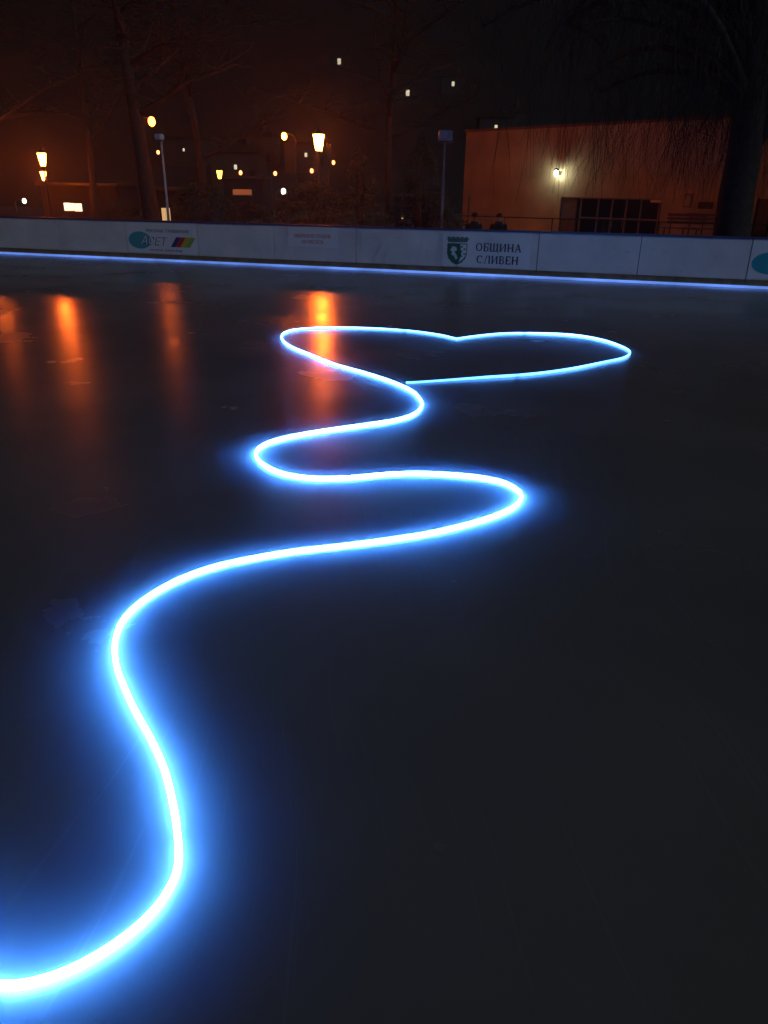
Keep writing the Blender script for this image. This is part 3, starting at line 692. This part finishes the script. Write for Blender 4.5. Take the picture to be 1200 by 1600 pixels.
bare_tree('bare_tree', 'bare tree behind the low pavilion with three lit panes', (p.x, p.y, GZ), 15, .28, (.0, 0, 1), 37, nlimb=12, twigs=7, group='bare trees beyond the left boards')

def bush(name, label, px, Y, w, h, seed, nleaf=2600, cone=False, group=None):
    p = at(px, 340, Y); rnd = random.Random(seed)
    t = thing(name, label, 'bush' if not cone else 'tree', (p.x, p.y, GZ), 0, group)
    bm = B(); tube(bm, [(0, 0, -.05), (0, 0, h * .45), (.05, 0, h * .92)], [.09 * h / 3, .06 * h / 3, .012], 8)
    for q in range(14):
        a_ = q * 2.4; z_ = h * (.08 + .055 * q); k_ = (1 - z_ / h) if cone else math.sqrt(max(.05, 1 - (2 * z_ / h - 1) ** 2))
        tube(bm, [(0, 0, z_), (w * .22 * k_ * math.cos(a_), w * .22 * k_ * math.sin(a_), z_ + .12), (w * .42 * k_ * math.cos(a_), w * .42 * k_ * math.sin(a_), z_ + .1)], [.025, .018, .006], 5, False)
    obj('trunk', bm, M['bark'], t)
    bm = B()
    lumps = [(rnd.uniform(0, 2 * PI), rnd.uniform(.05, .95), rnd.uniform(.6, 1.15)) for _ in range(38)]
    for i in range(nleaf):
        a0, zf, kk = lumps[rnd.randrange(38)]
        zf = min(.99, max(.02, zf + rnd.gauss(0, .05))); a_ = a0 + rnd.gauss(0, .28)
        prof = (1 - zf) ** .8 * 1.05 if cone else math.sqrt(max(.03, 1 - (2 * zf - .85) ** 2 * .8))
        rr = w / 2 * prof * kk * rnd.uniform(.45, 1) ** .5
        c = Vector((rr * math.cos(a_), rr * math.sin(a_), zf * h)); s_ = rnd.uniform(.05, .11)
        d1 = Vector((rnd.gauss(0, 1), rnd.gauss(0, 1), rnd.gauss(0, 1))).normalized() * s_; d2 = d1.orthogonal().normalized() * s_ * .5
        f_ = [bm.verts.new(c - d1), bm.verts.new(c + d2), bm.verts.new(c + d1), bm.verts.new(c - d2)]; bm.faces.new(f_)
    obj('crown', bm, M['leaf'], t)
bush('evergreen_bush', 'wide dark evergreen bush under the amber lantern', 315, 40, 3.2, 2.6, 1, group='dark evergreen bushes behind the boards')
bush('evergreen_bush', 'dark evergreen bush under the dull orange kiosk panel', 390, 42, 3.0, 1.7, 2, group='dark evergreen bushes behind the boards')
bush('evergreen_bush', 'biggest round dark bush right of the low white lamp', 490, 36, 3.4, 2.75, 3, 4200, group='dark evergreen bushes behind the boards')
bush('spruce', 'dark spruce right of the brightest lantern, left of the dark shed', 562, 38, 3.6, 4.3, 4, 4200, True, 'dark spruces behind the boards')
bush('spruce', 'dark spruce between the shed and the right floodlight pole', 655, 42, 4.0, 5.2, 5, 4200, True, 'dark spruces behind the boards')
bush('evergreen_bush', 'low dark bush at left between the pavilion and the leaning trunk', 192, 44, 2.6, 1.7, 6, group='dark evergreen bushes behind the boards')
bush('evergreen_bush', 'small bush tinged orange beside the end of the dark spruce', 566, 30, .9, 1.35, 8, 900, group='dark evergreen bushes behind the boards')
bush('evergreen_bush', 'tiny twiggy bush just above the left end of the red notice', 470, 31, .7, 1.05, 12, 500, group='dark evergreen bushes behind the boards')
bush('evergreen_bush', 'tiny twiggy bush just above the right end of the red notice', 510, 31, .7, 1.2, 13, 500, group='dark evergreen bushes behind the boards')
bush('evergreen_bush', 'low bush lit brownish at the left corner of the orange hall', 700, 36, 2.2, 1.7, 9, 1800, group='dark evergreen bushes behind the boards')

# ------------------------------------------------------------------ people behind the boards
def person(px, Y, hgt, label, turn, seed):
    p = at(px, 340, Y); rnd = random.Random(seed)
    t = thing('person', label, 'person', (p.x, p.y, GZ), turn, 'people standing behind the rink boards')
    k = hgt / 1.75
    V = {}; me = bpy.data.meshes.new('body')
    vs = []; es = []; rs = []
    def add(co, r, par=None):
        vs.append((co[0] * k, co[1] * k, co[2] * k)); rs.append(r * k)
        if par is not None: es.append((par, len(vs) - 1))
        return len(vs) - 1
    pel = add((0, 0, .95), .15); ab = add((0, 0, 1.12), .14, pel); ch = add((0, .0, 1.33), .165, ab); nk = add((0, -.01, 1.50), .062, ch)
    hd0 = add((0, -.02, 1.57), .075, nk); hd1 = add((0, -.02, 1.66), .095, hd0); add((0, -.01, 1.735), .065, hd1)
    for sx in (-1, 1):
        sh_ = add((sx * .18, 0, 1.42), .075, ch); el = add((sx * .25, .02, 1.14), .052, sh_); wr = add((sx * .26, -.06, .90), .032, el); pm = add((sx * .26, -.08, .83), .036, wr)
        for q in range(4):
            f0 = add((sx * (.245 + .004 * q), -.115 + .022 * q, .785), .0095, pm); f1 = add((sx * .243, -.118 + .022 * q, .75 - (.006 if q in (1, 2) else 0)), .0088, f0); add((sx * .235, -.112 + .022 * q, .722 - (.008 if q in (1, 2) else 0)), .008, f1)
        th = add((sx * .245, -.125, .83), .011, pm); add((sx * .235, -.14, .79), .0095, th)
        hp = add((sx * .10, 0, .88), .105, pel); kn = add((sx * .12, -.02, .50), .062, hp); an = add((sx * .13, .02, .09), .042, kn); add((sx * .14, -.15, .04), .042, an)
    me.from_pydata(vs, es, []); o = bpy.data.objects.new('body', me); C.objects.link(o)
    md = o.modifiers.new('skin', 'SKIN'); md.use_smooth_shade = True
    for i, r in enumerate(rs): me.skin_vertices[0].data[i].radius = (r, r * (.78 if i in (pel, ab, ch) else 1))
    me.skin_vertices[0].data[0].use_root = True
    o.modifiers.new('sub', 'SUBSURF').levels = 2; o.modifiers['sub'].render_levels = 2
    bpy.context.view_layer.update()
    m2 = bpy.data.meshes.new_from_object(o.evaluated_get(bpy.context.evaluated_depsgraph_get())); bpy.data.objects.remove(o)
    bo = bpy.data.objects.new('body', m2); C.objects.link(bo); bo.parent = t; m2.materials.clear(); m2.materials.append(M['skin'])
    bm = B(); lathe(bm, [(.185 * k, .58 * k), (.21 * k, .75 * k), (.195 * k, 1.0 * k), (.21 * k, 1.25 * k), (.205 * k, 1.40 * k), (.12 * k, 1.49 * k), (.085 * k, 1.53 * k)], 16, Matrix.Diagonal((1.15, .86, 1, 1)))
    for sx in (-1, 1): tube(bm, [(sx * .17 * k, 0, 1.44 * k), (sx * .215 * k, 0, 1.38 * k), (sx * .255 * k, .02 * k, 1.14 * k), (sx * .262 * k, -.055 * k, .90 * k)], [.07 * k, .09 * k, .075 * k, .055 * k], 12)
    obj('coat', bm, M['coat'], t, True)
    for sx in (-1, 1):
        bm = B(); tube(bm, [(sx * .10 * k, 0, .9 * k), (sx * .12 * k, -.02 * k, .5 * k), (sx * .13 * k, .015 * k, .1 * k)], [.12 * k, .082 * k, .065 * k], 12); obj('trouser_leg', bm, M['coat'], t, True)
        bm = B(); box(bm, (sx * .14 * k - .05, -.2 * k, 0), (sx * .14 * k + .05, .07 * k, .1 * k), .03); obj('shoe', bm, M['iron'], t, True)
    bm = B(); lathe(bm, [(.098 * k, 1.665 * k), (.104 * k, 1.70 * k), (.094 * k, 1.755 * k), (.05 * k, 1.79 * k), (.01 * k, 1.80 * k)], 14, Matrix.Translation((0, -.015 * k, 0))); obj('knit_cap', bm, M['cap'], t, True)
    bm = B()
    for sx in (-1, 1): bmesh.ops.create_uvsphere(bm, u_segments=8, v_segments=6, radius=.011 * k, matrix=Matrix.Translation((sx * .033 * k, -.106 * k, 1.64 * k)))
    obj('eyes', bm, M['iron'], t)
    bm = B(); lathe(bm, [(.016 * k, 0), (.005 * k, .045 * k)], 8, Matrix.Translation((0, -.112 * k, 1.60 * k))); obj('nose', bm, M['skin'], t)
person(741, 25.5, 1.70, 'left of two dark figures in coats standing before the hall', 0.3, 1)
person(780, 26.0, 1.68, 'right of two dark figures in coats standing before the hall', -0.4, 2)

# ------------------------------------------------------------------ night haze
bm = B(); box(bm, (-720, -40, GZ - 1.6), (720, 800, 190))
hz_ = obj('haze', bm, M['ice']); hz_.data.materials.clear()
hm = bpy.data.materials.new('haze'); hm.use_nodes = True; nn = hm.node_tree.nodes; nn.remove(nn['Principled BSDF'])
pv = nn.new('ShaderNodeVolumePrincipled'); pv.inputs['Density'].default_value = 0.0014; pv.inputs['Anisotropy'].default_value = 0.78
pv.inputs['Color'].default_value = (0.85, 0.87, 0.9, 1)
hm.node_tree.links.new(pv.outputs[0], nn['Material Output'].inputs['Volume']); hz_.data.materials.append(hm)
struct(hz_, 'stuff')
